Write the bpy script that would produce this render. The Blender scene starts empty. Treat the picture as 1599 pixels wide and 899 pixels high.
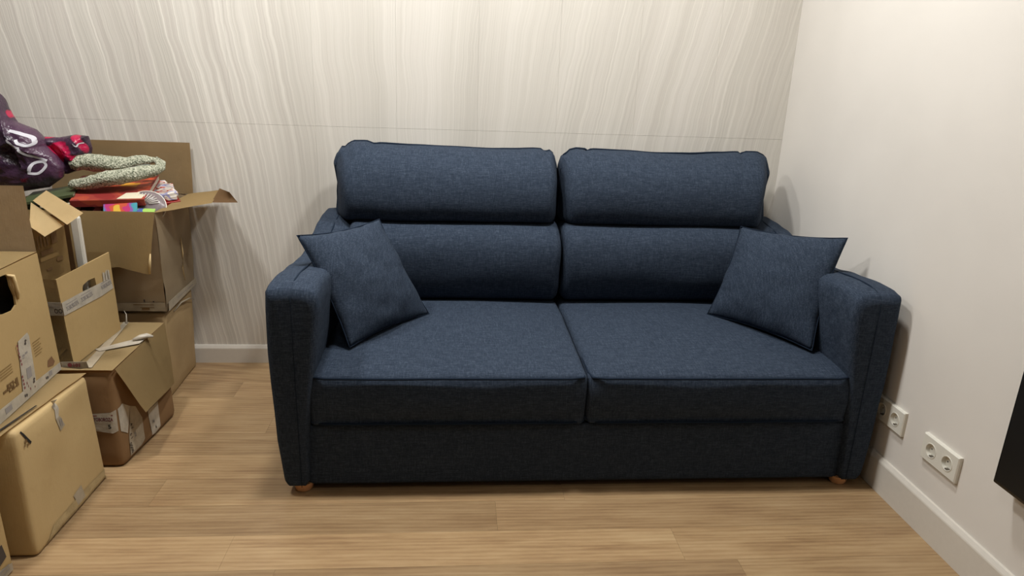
import bpy, bmesh, math, random
from mathutils import Vector, Matrix, noise, geometry
from mathutils.bvhtree import BVHTree
random.seed(7)
S = bpy.context.scene
COL = S.collection

# ------------------------------------------------------------------ camera, world, lights, exposure
def look_axes(p, y, r):
    F = Vector((0, math.cos(p), -math.sin(p))); U = Vector((0, math.sin(p), math.cos(p))); X = Vector((1, 0, 0))
    R = Matrix.Rotation(-y, 3, 'Z')
    F, U, X = R @ F, R @ U, R @ X
    return math.cos(r)*X + math.sin(r)*U, -math.sin(r)*X + math.cos(r)*U, F
cam_d = bpy.data.cameras.new('camera'); cam = bpy.data.objects.new('camera', cam_d); COL.objects.link(cam)
cam_d.sensor_width = 36; cam_d.sensor_fit = 'HORIZONTAL'; cam_d.lens = 1073.78/1599*36
cam_d.clip_start = .02
X_, U_, F_ = look_axes(.3010, .0869, .0362)
M = Matrix((X_, U_, -F_)).transposed().to_4x4(); M.translation = Vector((-1.427, -2.978, 1.2916))
cam.matrix_world = M
S.camera = cam
w = bpy.data.worlds.new('world'); S.world = w; w.use_nodes = True
w.node_tree.nodes['Background'].inputs[0].default_value = (1, .93, .82, 1)
w.node_tree.nodes['Background'].inputs[1].default_value = .2
S.view_settings.view_transform = 'Standard'; S.view_settings.look = 'None'
S.view_settings.gamma = 1; S.view_settings.exposure = 0.66; S.view_settings.use_curve_mapping = False
# (x, y, size, power): recessed ceiling lamps, the last an added weak fill; the builder further down gives each its fitting
LAMPS = [(-.85, -.95, .22, 17.0), (-1.75, -.95, .22, 17.0), (-2.75, -.95, .22, 15.0), (-1.75, -2.6, .2, 3.0)]
CEIL = 2.65
for (x, y, s, e) in LAMPS:
    ld = bpy.data.lights.new('lamp_light', 'AREA'); ld.shape = 'DISK'; ld.size = s; ld.energy = e; ld.color = (1, .995, .965)
    lo = bpy.data.objects.new('lamp_light', ld); COL.objects.link(lo); lo.location = (x, y, CEIL-.02)

# ------------------------------------------------------------------ node helpers
class NT:
    def __init__(s, name):
        s.m = bpy.data.materials.new(name); s.m.use_nodes = True; s.t = s.m.node_tree
        s.b = s.t.nodes['Principled BSDF']
    def n(s, typ, **kw):
        nd = s.t.nodes.new(typ)
        for k, v in kw.items():
            if k in nd.inputs: nd.inputs[k].default_value = v
            else: setattr(nd, k, v)
        return nd
    def l(s, a, b): s.t.links.new(a, b)
    def ramp(s, fac, stops):
        r = s.n('ShaderNodeValToRGB'); e = r.color_ramp.elements
        while len(e) < len(stops): e.new(.5)
        for i, (p, c) in enumerate(stops):
            e[i].position = p; e[i].color = (*c, 1) if len(c) == 3 else c
        s.l(fac, r.inputs[0]); return r.outputs[0]
    def coord(s, which='Object', scale=(1, 1, 1), rot=(0, 0, 0)):
        c = s.n('ShaderNodeTexCoord'); mp = s.n('ShaderNodeMapping'); mp.inputs['Scale'].default_value = scale
        mp.inputs['Rotation'].default_value = rot
        s.l(c.outputs[which], mp.inputs[0]); return mp.outputs[0]
    def noise(s, vec, scale, detail=3, rough=.5):
        nd = s.n('ShaderNodeTexNoise'); nd.inputs['Scale'].default_value = scale; nd.inputs['Detail'].default_value = detail
        nd.inputs['Roughness'].default_value = rough; s.l(vec, nd.inputs['Vector']); return nd.outputs['Fac']
    def math(s, op, a, b=None, c=None):
        nd = s.n('ShaderNodeMath', operation=op)
        for i, v in enumerate((a, b, c)):
            if v is None: continue
            if isinstance(v, (int, float)): nd.inputs[i].default_value = v
            else: s.l(v, nd.inputs[i])
        return nd.outputs[0]
    def mix(s, fac, a, b, mode='MIX'):
        nd = s.n('ShaderNodeMix', data_type='RGBA', blend_type=mode)
        for i, v in ((0, fac), (6, a), (7, b)):
            if isinstance(v, (int, float)): nd.inputs[i].default_value = v
            elif isinstance(v, tuple): nd.inputs[i].default_value = (*v, 1)
            else: s.l(v, nd.inputs[i])
        return nd.outputs[2]
    def bump(s, h, strength=.2, dist=.002):
        b = s.n('ShaderNodeBump'); b.inputs['Strength'].default_value = strength; b.inputs['Distance'].default_value = dist
        s.l(h, b.inputs['Height']); s.l(b.outputs[0], s.b.inputs['Normal'])
    def fin(s, col=None, rough=.6, spec=None, **kw):
        if isinstance(col, tuple): s.b.inputs['Base Color'].default_value = (*col, 1)
        elif col is not None: s.l(col, s.b.inputs['Base Color'])
        if isinstance(rough, (int, float)): s.b.inputs['Roughness'].default_value = rough
        else: s.l(rough, s.b.inputs['Roughness'])
        if spec is not None: s.b.inputs['Specular IOR Level'].default_value = spec
        for k, v in kw.items(): s.b.inputs[k].default_value = v
        return s.m
def lin(r, g, b):
    f = lambda c: ((c/255+.055)/1.055)**2.4 if c > 10 else c/255/12.92
    return (f(r), f(g), f(b))
def plain(name, c, rough=.6, **kw):
    t = NT(name); v = t.coord('Object'); nz = t.noise(v, 60, 3)
    col = t.mix(t.math('MULTIPLY', nz, .25), c, tuple(x*.7 for x in c))
    return t.fin(col, rough, **kw)

# ------------------------------------------------------------------ materials
def mat_fabric():
    t = NT('navy_weave')
    a = t.noise(t.coord('Object', (110, 700, 700)), 1, 2); b = t.noise(t.coord('Object', (800, 130, 130)), 1, 2)
    c = t.noise(t.coord('Object', (28, 330, 330)), 1, 3, .6); d = t.noise(t.coord('Object', (360, 36, 36)), 1, 3, .6)
    s = t.math('ADD', t.math('ADD', t.math('MULTIPLY', a, .25), t.math('MULTIPLY', b, .2)), t.math('ADD', t.math('MULTIPLY', c, .3), t.math('MULTIPLY', d, .25)))
    col = t.ramp(s, [(.38, (.013, .021, .036)), (.5, (.028, .040, .063)), (.62, (.058, .077, .110))])
    t.bump(s, .35, .0015)
    return t.fin(col, .92, spec=.15)
def mat_piping():
    return plain('navy_piping', (.012, .02, .036), .9, spec=.1)
def mat_card(name, c, stain=.35, seed=0):
    t = NT(name)
    v = t.coord('Object'); n1 = t.noise(v, 3+seed*.37, 4, .6); n2 = t.noise(t.coord('Object', (300, 300, 30)), 1, 2); n3 = t.noise(v, 14, 4, .7)
    dark = tuple(x*f for x, f in zip(c, (.72, .68, .6)))
    col = t.mix(t.math('MULTIPLY', t.ramp(n1, [(.35, (0, 0, 0)), (.7, (1, 1, 1))]), stain), c, dark)
    col = t.mix(t.math('MULTIPLY', n2, .18), col, tuple(x*.8 for x in c))
    col = t.mix(t.math('MULTIPLY', t.ramp(n3, [(.55, (0, 0, 0)), (.75, (1, 1, 1))]), .22), col, dark)
    t.bump(t.math('ADD', n3, t.math('MULTIPLY', n2, .3)), .25, .003)
    return t.fin(col, .72, spec=.3)
def mat_tape(name='printed_tape', c=(.50, .45, .37)):
    t = NT(name); v = t.coord('Object'); n = t.noise(v, 25, 4, .6)
    col = t.ramp(n, [(.35, tuple(x*.78 for x in c)), (.65, c)])
    t.bump(t.noise(v, 60, 3), .4, .003)
    return t.fin(col, .38, spec=.4)
def mat_backwall():
    t = NT('grained_wall_panel')
    c = t.n('ShaderNodeTexCoord'); sp = t.n('ShaderNodeSeparateXYZ'); t.l(c.outputs['Object'], sp.inputs[0])
    x, z = sp.outputs[0], sp.outputs[2]
    # lean of the grain: leans one way on the left of the wall, the other way on the right
    mr = t.n('ShaderNodeMapRange', interpolation_type='SMOOTHSTEP'); t.l(x, mr.inputs[0])
    for i, vv in ((1, -2.7), (2, -.6), (3, .17), (4, -.17)): mr.inputs[i].default_value = vv
    cv = t.n('ShaderNodeCombineXYZ'); t.l(t.math('MULTIPLY', x, 1.3), cv.inputs[0]); t.l(t.math('MULTIPLY', z, 1.6), cv.inputs[2])
    wob = t.math('MULTIPLY', t.math('SUBTRACT', t.noise(cv.outputs[0], 1.1, 2, .5), .5), .085)
    cv3 = t.n('ShaderNodeCombineXYZ'); t.l(t.math('MULTIPLY', x, 9), cv3.inputs[0]); t.l(t.math('MULTIPLY', z, 14), cv3.inputs[2])
    wob2 = t.math('MULTIPLY', t.math('SUBTRACT', t.noise(cv3.outputs[0], 1, 2, .5), .5), .012)
    ph = t.math('ADD', t.math('ADD', x, t.math('MULTIPLY', t.math('SUBTRACT', z, 1.2), mr.outputs[0])), t.math('ADD', wob, wob2))
    def lines(fx, fz, det):
        cc = t.n('ShaderNodeCombineXYZ'); t.l(t.math('MULTIPLY', ph, fx), cc.inputs[0]); t.l(t.math('MULTIPLY', z, fz), cc.inputs[2])
        return t.noise(cc.outputs[0], 1, det, .55)
    a = lines(21, .25, 0); b = lines(70, .6, 1); d = lines(260, 1.2, 2); e = lines(6, .3, 1)
    ridge = t.ramp(t.math('ABSOLUTE', t.math('SUBTRACT', a, .5)), [(0, (1, 1, 1)), (.03, (.2, .2, .2)), (.08, (0, 0, 0))])
    ridge2 = t.ramp(t.math('ABSOLUTE', t.math('SUBTRACT', b, .5)), [(0, (1, 1, 1)), (.05, (.2, .2, .2)), (.12, (0, 0, 0))])
    # strength of the wavy print along the wall: strong at the left, weak in the middle, medium at the right
    fc = t.n('ShaderNodeFloatCurve'); cu = fc.mapping.curves[0]
    pts = [(0, 1), (.3, 1), (.42, .7), (.5, .2), (.68, .12), (.8, .35), (1, .5)]
    cu.points[0].location = pts[0]; cu.points[1].location = pts[-1]
    for p in pts[1:-1]: cu.points.new(*p)
    fc.mapping.update()
    t.l(t.math('DIVIDE', t.math('ADD', x, 3.8), 3.8), fc.inputs['Value'])
    amp = fc.outputs[0]
    base = t.ramp(t.math('ADD', t.math('MULTIPLY', d, .5), t.math('MULTIPLY', e, .5)), [(.35, lin(195, 190, 181)), (.5, lin(206, 201, 192)), (.65, lin(215, 210, 202))])
    base = t.mix(t.math('MULTIPLY', t.ramp(a, [(.50, (0, 0, 0)), (.60, (1, 1, 1)), (.8, (.3, .3, .3))]), t.math('MULTIPLY', amp, .4)), base, lin(192, 184, 177))
    base = t.mix(t.math('MULTIPLY', ridge, t.math('MULTIPLY', amp, .8)), base, lin(232, 227, 218))
    base = t.mix(t.math('MULTIPLY', ridge2, t.math('MULTIPLY', amp, .4)), base, lin(229, 224, 215))
    t.bump(t.math('MULTIPLY', t.math('ADD', ridge, ridge2), amp), .12, .002)
    return t.fin(base, .55, spec=.25)
def mat_floor(i, f):
    t = NT('oak_plank'); rn = random.Random(i)
    oi = t.n('ShaderNodeObjectInfo'); gl = t.n('ShaderNodeNewGeometry')
    sp = t.n('ShaderNodeSeparateXYZ'); t.l(gl.outputs['Position'], sp.inputs[0])
    def vec(fx, fy):
        cc = t.n('ShaderNodeCombineXYZ'); t.l(t.math('MULTIPLY', sp.outputs[0], fx), cc.inputs[0]); t.l(t.math('MULTIPLY', sp.outputs[1], fy), cc.inputs[1])
        cc.inputs[2].default_value = i*7.3
        return cc.outputs[0]
    g1 = t.noise(vec(5, 70), 1, 4, .6); g2 = t.noise(vec(3.0, 17), 1, 5, .65); g3 = t.noise(vec(1, 1.5), 1, 2)
    wv = t.n('ShaderNodeTexWave', wave_type='RINGS', rings_direction='Z'); wv.inputs['Scale'].default_value = 2.2; wv.inputs['Distortion'].default_value = 6
    wv.inputs['Detail'].default_value = 3; t.l(vec(.9, 9), wv.inputs['Vector'])
    s = t.math('ADD', t.math('ADD', t.math('MULTIPLY', g1, .24), t.math('MULTIPLY', g2, .56)), t.math('MULTIPLY', wv.outputs['Fac'], .09))
    c0, c1, c2 = [tuple(v*f for v in lin(*q)) for q in ((130, 103, 73), (158, 131, 95), (178, 153, 116))]
    col = t.ramp(s, [(.30, c0), (.46, c1), (.64, c2)])
    col = t.mix(t.math('MULTIPLY', g3, .3), col, tuple(v*f for v in lin(160, 128, 98)))
    t.bump(g1, .08, .001)
    return t.fin(col, t.math('ADD', .30, t.math('MULTIPLY', g2, .14)), spec=.35)
def mat_wallplain():
    t = NT('pale_wall_paint'); v = t.coord('Object'); n = t.noise(v, 2.2, 3); n2 = t.noise(v, 120, 3)
    t.bump(n2, .08, .001)
    return t.fin(t.ramp(n, [(.3, lin(217, 212, 205)), (.7, lin(224, 219, 212))]), .6, spec=.25)
def mat_knit():
    t = NT('flecked_knit'); v = t.coord('Object'); n = t.noise(v, 170, 3, .7); vo = t.n('ShaderNodeTexVoronoi'); vo.inputs['Scale'].default_value = 150; t.l(v, vo.inputs['Vector'])
    col = t.ramp(n, [(.36, lin(78, 84, 70)), (.5, lin(160, 162, 142)), (.66, lin(205, 203, 184))])
    t.bump(vo.outputs['Distance'], .8, .004)
    return t.fin(col, .95, spec=.1)
def mat_bag():
    t = NT('floral_film'); v = t.coord('Object'); ds = t.n('ShaderNodeTexNoise'); ds.inputs['Scale'].default_value = 7; t.l(v, ds.inputs['Vector'])
    mv = t.n('ShaderNodeMix', data_type='VECTOR'); mv.inputs[0].default_value = .12; t.l(v, mv.inputs[4]); t.l(ds.outputs['Color'], mv.inputs[5])
    vo = t.n('ShaderNodeTexVoronoi'); vo.inputs['Scale'].default_value = 10; t.l(mv.outputs[1], vo.inputs['Vector'])
    n = t.noise(v, 9, 3)
    base = t.ramp(n, [(.35, lin(38, 24, 42)), (.6, lin(78, 52, 74))])
    fl = t.ramp(t.math('ADD', vo.outputs['Distance'], t.math('MULTIPLY', n, .3)), [(.40, (1, 1, 1)), (.45, (0, 0, 0))])
    pk = t.ramp(vo.outputs['Distance'], [(0, lin(230, 120, 150)), (.13, lin(196, 28, 78)), (.4, lin(140, 14, 52))])
    t.bump(t.noise(v, 26, 4, .65), .6, .012)
    return t.fin(t.mix(fl, base, pk), .24, spec=.55)
def mat_stripes(name, cols, axis=0, scale=30, dist=1.5):
    t = NT(name); v = t.coord('Object'); wv = t.n('ShaderNodeTexNoise'); wv.inputs['Scale'].default_value = scale; wv.inputs['Detail'].default_value = 1
    t.l(v, wv.inputs['Vector'])
    r = t.n('ShaderNodeValToRGB'); r.color_ramp.interpolation = 'CONSTANT'; e = r.color_ramp.elements
    while len(e) < len(cols): e.new(.5)
    for i, c in enumerate(cols): e[i].position = .3+.4*i/len(cols) if i else 0; e[i].color = (*lin(*c), 1)
    t.l(wv.outputs['Fac'], r.inputs[0])
    return t.fin(r.outputs[0], .35)
def mat_pages():
    t = NT('page_edges'); v = t.coord('Object', (5, 5, 700)); n = t.noise(v, 1, 2)
    return t.fin(t.ramp(n, [(.3, lin(150, 135, 118)), (.7, lin(222, 212, 196))]), .8)
FAB = mat_fabric(); PIPE = mat_piping()
CARD_A = mat_card('cardboard_tan', lin(182, 155, 108), .3, 0)
CARD_B = mat_card('cardboard_light', lin(190, 164, 118), .3, 1)
CARD_C = mat_card('cardboard_brown', lin(134, 103, 70), .35, 2)
CARD_D = mat_card('cardboard_greyish', lin(196, 174, 142), .3, 3)
CARD_E = mat_card('cardboard_old', lin(178, 153, 114), .6, 4)
CARD_F = mat_card('cardboard_inside', lin(214, 188, 140), .1, 5)
CARD_G = mat_card('cardboard_stained', lin(166, 136, 88), .5, 6)
TAPE = mat_tape(); TAPE_D = mat_tape('dull_tape', lin(172, 160, 140)); TAPE_C = mat_tape('clear_tape', lin(182, 160, 118))
INK = plain('dark_ink', lin(70, 62, 58), .7); INK_R = plain('red_ink', lin(130, 62, 66), .7); INK_G = plain('grey_ink', lin(148, 142, 138), .7)
INK_B = plain('brown_ink', lin(112, 84, 48), .75); INK_L = plain('faint_ink', lin(140, 112, 66), .75)
BLACK = plain('black_gloss', (.006, .006, .006), .25); WHITE = plain('white_paint', lin(214, 208, 198), .45)
PLASTIC = plain('white_plastic', lin(226, 223, 212), .28, spec=.5)
GAP_SHADE = plain('gap_shade_dark', (.012, .010, .008), .9)  # near-black for the painted shade between carton flaps
BEECH = plain('beech_wood', lin(204, 152, 108), .45)
KNIT = mat_knit(); BAG = mat_bag(); PAGES = mat_pages(); WALLM = mat_backwall(); PAINT = mat_wallplain()

# ------------------------------------------------------------------ object helpers
def link(name, me, mat=None, parent=None):
    o = bpy.data.objects.new(name, me); COL.objects.link(o)
    if mat is not None and me is not None: me.materials.append(mat)
    if parent: o.parent = parent
    return o
def bmo(name, bm, mat, parent=None, smooth=None):
    me = bpy.data.meshes.new(name); bmesh.ops.recalc_face_normals(bm, faces=bm.faces); bm.to_mesh(me); bm.free()
    if smooth is not None:
        for p in me.polygons: p.use_smooth = True
        if smooth < 180: me.set_sharp_from_angle(angle=math.radians(smooth))
    return link(name, me, mat, parent)
def tag(o, label, cat, group=None):
    o['label'] = label; o['category'] = cat
    if group: o['group'] = group
    return o
def thing(name, loc, label, cat, group=None):
    o = bpy.data.objects.new(name, None); COL.objects.link(o); o.location = loc; o.empty_display_size = .05
    return tag(o, label, cat, group)
def put(o, root):           # parent keeping world coordinates (roots are never rotated)
    o.parent = root; o.matrix_parent_inverse = Matrix.Translation(-root.location); return o
def struct(o): o['kind'] = 'structure'; return o
def box_bm(x0, y0, z0, x1, y1, z1, bev=0, seg=2):
    bm = bmesh.new(); bmesh.ops.create_cube(bm, size=1)
    for v in bm.verts: v.co = Vector(((x0+x1)/2+v.co.x*(x1-x0), (y0+y1)/2+v.co.y*(y1-y0), (z0+z1)/2+v.co.z*(z1-z0)))
    if bev: bmesh.ops.bevel(bm, geom=bm.edges[:]+bm.verts[:], offset=bev, segments=seg, affect='EDGES', profile=.5)
    return bm
def V(*a): return Vector(a)
def tri(c, f):              # trilinear; c: bottom ring of 4 (x0y0,x1y0,x1y1,x0y1) then the top ring
    u, v, w_ = f
    b = (c[0]*(1-u)+c[1]*u)*(1-v)+(c[3]*(1-u)+c[2]*u)*v
    t = (c[4]*(1-u)+c[5]*u)*(1-v)+(c[7]*(1-u)+c[6]*u)*v
    return b*(1-w_)+t*w_
def hexbox(name, corners, mat, root, r=.008, n=7, amp=.003, seed=0):
    """closed carton from 8 corners with rounded edges and slight dents"""
    c = [Vector(q) for q in corners]
    dims = ((c[1]-c[0]).length, (c[3]-c[0]).length, (c[4]-c[0]).length)
    def axis(L):
        a = [0, .35*r, r]; b = [L-r, L-.35*r, L]
        return a + [r+(L-2*r)*i/n for i in range(1, n)] + b
    ax = [axis(L) for L in dims]
    bm = bmesh.new()
    for k in range(3):
        i, j = [q for q in range(3) if q != k]
        for side in (0, 1):
            g = []
            for a in ax[i]:
                row = []
                for b in ax[j]:
                    p = [0, 0, 0]; p[i] = a; p[j] = b; p[k] = dims[k]*side
                    q = [min(max(p[m], r), dims[m]-r) for m in range(3)]
                    d = Vector([p[m]-q[m] for m in range(3)])
                    # p lies on the cube surface: project on the rounded surface
                    P = Vector(q)+d.normalized()*r
                    w_ = tri(c, [P[m]/dims[m] for m in range(3)])
                    e = min(min(P[m], dims[m]-P[m]) if m != k else 1 for m in range(3))
                    fall = min(1, max(0, e/.06))
                    w_ += noise.noise_vector(w_*6+Vector((seed*9, 0, 0)))*amp*(.35+fall)
                    row.append(bm.verts.new(w_))
                g.append(row)
            for a in range(len(g)-1):
                for b in range(len(g[0])-1):
                    bm.faces.new((g[a][b], g[a+1][b], g[a+1][b+1], g[a][b+1]))
    bmesh.ops.remove_doubles(bm, verts=bm.verts, dist=1e-4)
    return put(bmo(name, bm, mat, None, 50), root)
def sheet(name, pts, mat, root, th=.004, n=5, amp=.002, seed=0, curl=0.0):
    """thin cardboard panel from 4 corners (bl, br, tr, tl)"""
    p = [Vector(q) for q in pts]; nn = (p[1]-p[0]).cross(p[3]-p[0]).normalized()
    bm = bmesh.new(); g = []
    for i in range(n+1):
        row = []
        for j in range(n+1):
            u, v = i/n, j/n
            q = (p[0]*(1-u)+p[1]*u)*(1-v)+(p[3]*(1-u)+p[2]*u)*v
            q = q + nn*(noise.noise(q*9+Vector((seed*5, 1, 2)))*amp + curl*v*v)
            row.append(bm.verts.new(q))
        g.append(row)
    for i in range(n):
        for j in range(n): bm.faces.new((g[i][j], g[i+1][j], g[i+1][j+1], g[i][j+1]))
    ret = bmesh.ops.solidify(bm, geom=bm.faces[:], thickness=th)
    return put(bmo(name, bm, mat, None, 35), root)
def poly(name, pts, mat, root, th=.0008, off=.0, sub=0):
    """thin plate on a (nearly flat) polygon; pts are world points, offset along the normal"""
    p = [Vector(q) for q in pts]
    nn = Vector((0, 0, 0))
    for i in range(len(p)):
        a, b = p[i], p[(i+1) % len(p)]; nn += a.cross(b)
    nn.normalize(); p = [q+nn*off for q in p]
    bm = bmesh.new(); lo = [bm.verts.new(q) for q in p]; hi = [bm.verts.new(q+nn*th) for q in p]
    tris = geometry.tessellate_polygon([p])
    for t_ in tris:
        bm.faces.new([hi[k] for k in t_]); bm.faces.new([lo[k] for k in reversed(t_)])
    m = len(p)
    for i in range(m): bm.faces.new((lo[i], lo[(i+1) % m], hi[(i+1) % m], hi[i]))
    return put(bmo(name, bm, mat), root)
class Face:
    """bilinear frame (near-bottom, far-bottom, far-top, near-top) for things stuck on a carton side"""
    def __init__(s, a, b, c, d): s.p = [Vector(q) for q in (a, b, c, d)]
    def at(s, u, v, off=0):
        a, b, c, d = s.p
        q = a*(1-u)*(1-v)+b*u*(1-v)+c*u*v+d*(1-u)*v
        n = (b-a).cross(d-a).normalized()
        return q+n*off
    def pts(s, uv, off=0): return [s.at(u, v, off) for u, v in uv]
    def frame(s, u, v):
        ex = (s.at(u+.05, v)-s.at(u, v)).normalized(); n = (s.p[1]-s.p[0]).cross(s.p[3]-s.p[0]).normalized(); ey = n.cross(ex)
        return ex, ey, n
def tree_of(o):
    m = o.matrix_world if False else Matrix.Identity(4)
    return BVHTree.FromPolygons([v.co.copy() for v in o.data.vertices], [tuple(p.vertices) for p in o.data.polygons])
def strip(name, face, uv, mat, root, off=.0045, th=.0006, on=None):
    """flat sticker; with on=BVH it follows the dents of the surface below"""
    if on is None: return poly(name, face.pts(uv), mat, root, th, off)
    n = face.frame(.5, .5)[2]; P = face.pts(uv); bm = bmesh.new(); vs = [bm.verts.new(q) for q in P]
    for t_ in geometry.tessellate_polygon([P]): bm.faces.new([vs[k] for k in t_])
    for _ in range(5):
        es = [e for e in bm.edges if e.calc_length() > .016]
        if not es: break
        bmesh.ops.subdivide_edges(bm, edges=es, cuts=1); bmesh.ops.triangulate(bm, faces=bm.faces[:])
    for v in bm.verts:
        h = on.ray_cast(v.co+n*.06, -n, .12)[0]
        v.co = (h if h else v.co)+n*(.0012+off*.1)
    return put(bmo(name, bm, mat, None, 180), root)
def text(name, s, face, u, v, h, ang, mat, root, off=.0065, bold=.0, wide=1.0, on=None):
    cu = bpy.data.curves.new('t', 'FONT'); cu.body = s; cu.size = h; cu.extrude = .0002; cu.offset = bold; cu.align_x = 'CENTER'; cu.align_y = 'CENTER'
    cu.resolution_u = 2
    to = bpy.data.objects.new('t', cu); COL.objects.link(to)
    dg = bpy.context.evaluated_depsgraph_get(); me = bpy.data.meshes.new_from_object(to.evaluated_get(dg))
    bpy.data.objects.remove(to); me.materials.clear()
    ex, ey, n = face.frame(u, v); ca, sa = math.cos(ang), math.sin(ang)
    ax, ay = ex*ca+ey*sa, -ex*sa+ey*ca; o = face.at(u, v, off)
    for vt in me.vertices:
        vt.co = o+ax*vt.co.x*wide+ay*vt.co.y+n*vt.co.z
        if on:
            h_ = on.ray_cast(vt.co+n*.06, -n, .12)[0]
            if h_: vt.co = h_+n*.0028
    r_ = put(link(name, me, mat), root); r_['kind'] = 'stuff'
    return r_
def bars(name, face, rects, mat, root, off=.0062, on=None):
    """small printed bars (u0,v0,u1,v1) joined in one print"""
    bm = bmesh.new()
    for (u0, v0, u1, v1) in rects:
        q = [bm.verts.new(face.at(u, v, off)) for u, v in ((u0, v0), (u1, v0), (u1, v1), (u0, v1))]
        bm.faces.new(q)
    if on:
        n = face.frame(.5, .5)[2]
        for v in bm.verts:
            h_ = on.ray_cast(v.co+n*.06, -n, .12)[0]
            if h_: v.co = h_+n*.0028
    r_ = put(bmo(name, bm, mat), root)
    if len(rects) > 1: r_['kind'] = 'stuff'
    return r_
def tube(name, pts, r, mat, root=None, seg=8, flat=1.0, closed=False, sm=True):
    p = [Vector(q) for q in pts]; rs = r if isinstance(r, (list, tuple)) else [r]*len(p)
    bm = bmesh.new(); rings = []
    up = Vector((0, 0, 1)); m = len(p)
    for i in range(m):
        a = p[(i-1) % m] if closed or i else p[0]; b = p[(i+1) % m] if closed or i < m-1 else p[-1]
        t_ = (b-a).normalized()
        s_ = t_.cross(up)
        if s_.length < .05: s_ = t_.cross(Vector((0, 1, 0)))
        s_.normalize(); u2 = s_.cross(t_).normalized()
        rings.append([bm.verts.new(p[i]+s_*math.cos(k*2*math.pi/seg)*rs[i]+u2*math.sin(k*2*math.pi/seg)*rs[i]*flat) for k in range(seg)])
    for i in range(m if closed else m-1):
        A, B = rings[i], rings[(i+1) % m]
        for k in range(seg): bm.faces.new((A[k], A[(k+1) % seg], B[(k+1) % seg], B[k]))
    if not closed:
        bm.faces.new(rings[0][::-1]); bm.faces.new(rings[-1])
    o = bmo(name, bm, mat, None, 180 if sm else None)
    return put(o, root) if root else o
def smooth_path(pts, n=8):
    """Catmull-Rom"""
    P = [Vector(q) for q in pts]; out = []
    for i in range(len(P)-1):
        a, b, c, d = P[max(i-1, 0)], P[i], P[i+1], P[min(i+2, len(P)-1)]
        for k in range(n):
            t = k/n
            out.append(.5*((2*b)+(c-a)*t+(2*a-5*b+4*c-d)*t*t+(3*b-a-3*c+d)*t**3))
    out.append(P[-1]); return out
def interp(x, tab):
    if x <= tab[0][0]: return tab[0][1]
    for (a, fa), (b, fb) in zip(tab, tab[1:]):
        if x <= b:
            t = (x-a)/(b-a); t = t*t*(3-2*t); return fa+(fb-fa)*t
    return tab[-1][1]
def loft(name, rings, mat, root, smooth=180, caps=True):
    bm = bmesh.new(); R = [[bm.verts.new(q) for q in r] for r in rings]
    for A, B in zip(R, R[1:]):
        n = len(A)
        for k in range(n): bm.faces.new((A[k], A[(k+1) % n], B[(k+1) % n], B[k]))
    if caps:
        for A in (R[0], R[-1]):
            c = bm.verts.new(sum((v.co for v in A), Vector())/len(A)); n = len(A)
            for k in range(n): bm.faces.new((A[k], A[(k+1) % n], c))
    o = bmo(name, bm, mat, None, smooth)
    return put(o, root) if root else o

# ------------------------------------------------------------------ the room
RX0, RY0 = -4.2, -4.8
DIM = plain('bounce_cut_paint', lin(120, 112, 104), .7)  # unseen walls, darkened to cut the light they bounce onto the fronts
wb = struct(bmo('wall_back', box_bm(RX0, .006, 0, .1, .12, CEIL), PAINT))
# facing panels: a joint runs across at 1.059 m, upright joints every 0.335 m
k = 0; x = 0.0
while x > RX0+.01:
    x1 = max(x-.335, RX0)
    for (z0, z1) in ((.0, 1.0588), (1.0594, CEIL)):
        p = bmo('wall_panel', box_bm(x1+.0002, 0, z0, x-.0002, .006, z1), WALLM); p.parent = wb
    x = x1
struct(bmo('wall_right', box_bm(0, RY0, 0, .12, .0, CEIL), PAINT))
struct(bmo('wall_left', box_bm(RX0-.12, RY0, 0, RX0, .0, CEIL), DIM))
struct(bmo('wall_front', box_bm(RX0, RY0-.12, 0, .1, RY0, CEIL), DIM))
ceil = struct(bmo('ceiling', box_bm(RX0, RY0, CEIL, .1, .1, CEIL+.1), WHITE))
# baseboards with a bevelled top lip
def baseboard(name, a, b, nrm, h, t=.015):
    a, b, nrm = Vector(a), Vector(b), Vector(nrm)
    prof = [(0, 0), (t, 0), (t, h-.016), (t*.92, h-.012), (t*.45, h-.001), (t*.3, h), (0, h)]
    bm = bmesh.new(); R = []
    for e in (a, b): R.append([bm.verts.new(e+nrm*q+V(0, 0, z)) for q, z in prof])
    n = len(prof)
    for i in range(n): bm.faces.new((R[0][i], R[0][(i+1) % n], R[1][(i+1) % n], R[1][i]))
    bm.faces.new(R[0]); bm.faces.new(R[1][::-1])
    return struct(bmo(name, bm, WHITE))
baseboard('baseboard_back', (RX0, 0, .0), (0, 0, .0), (0, -1, 0), .083)
baseboard('baseboard_right', (0, RY0, .0), (0, -.016, .0), (-1, 0, 0), .119)
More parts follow.
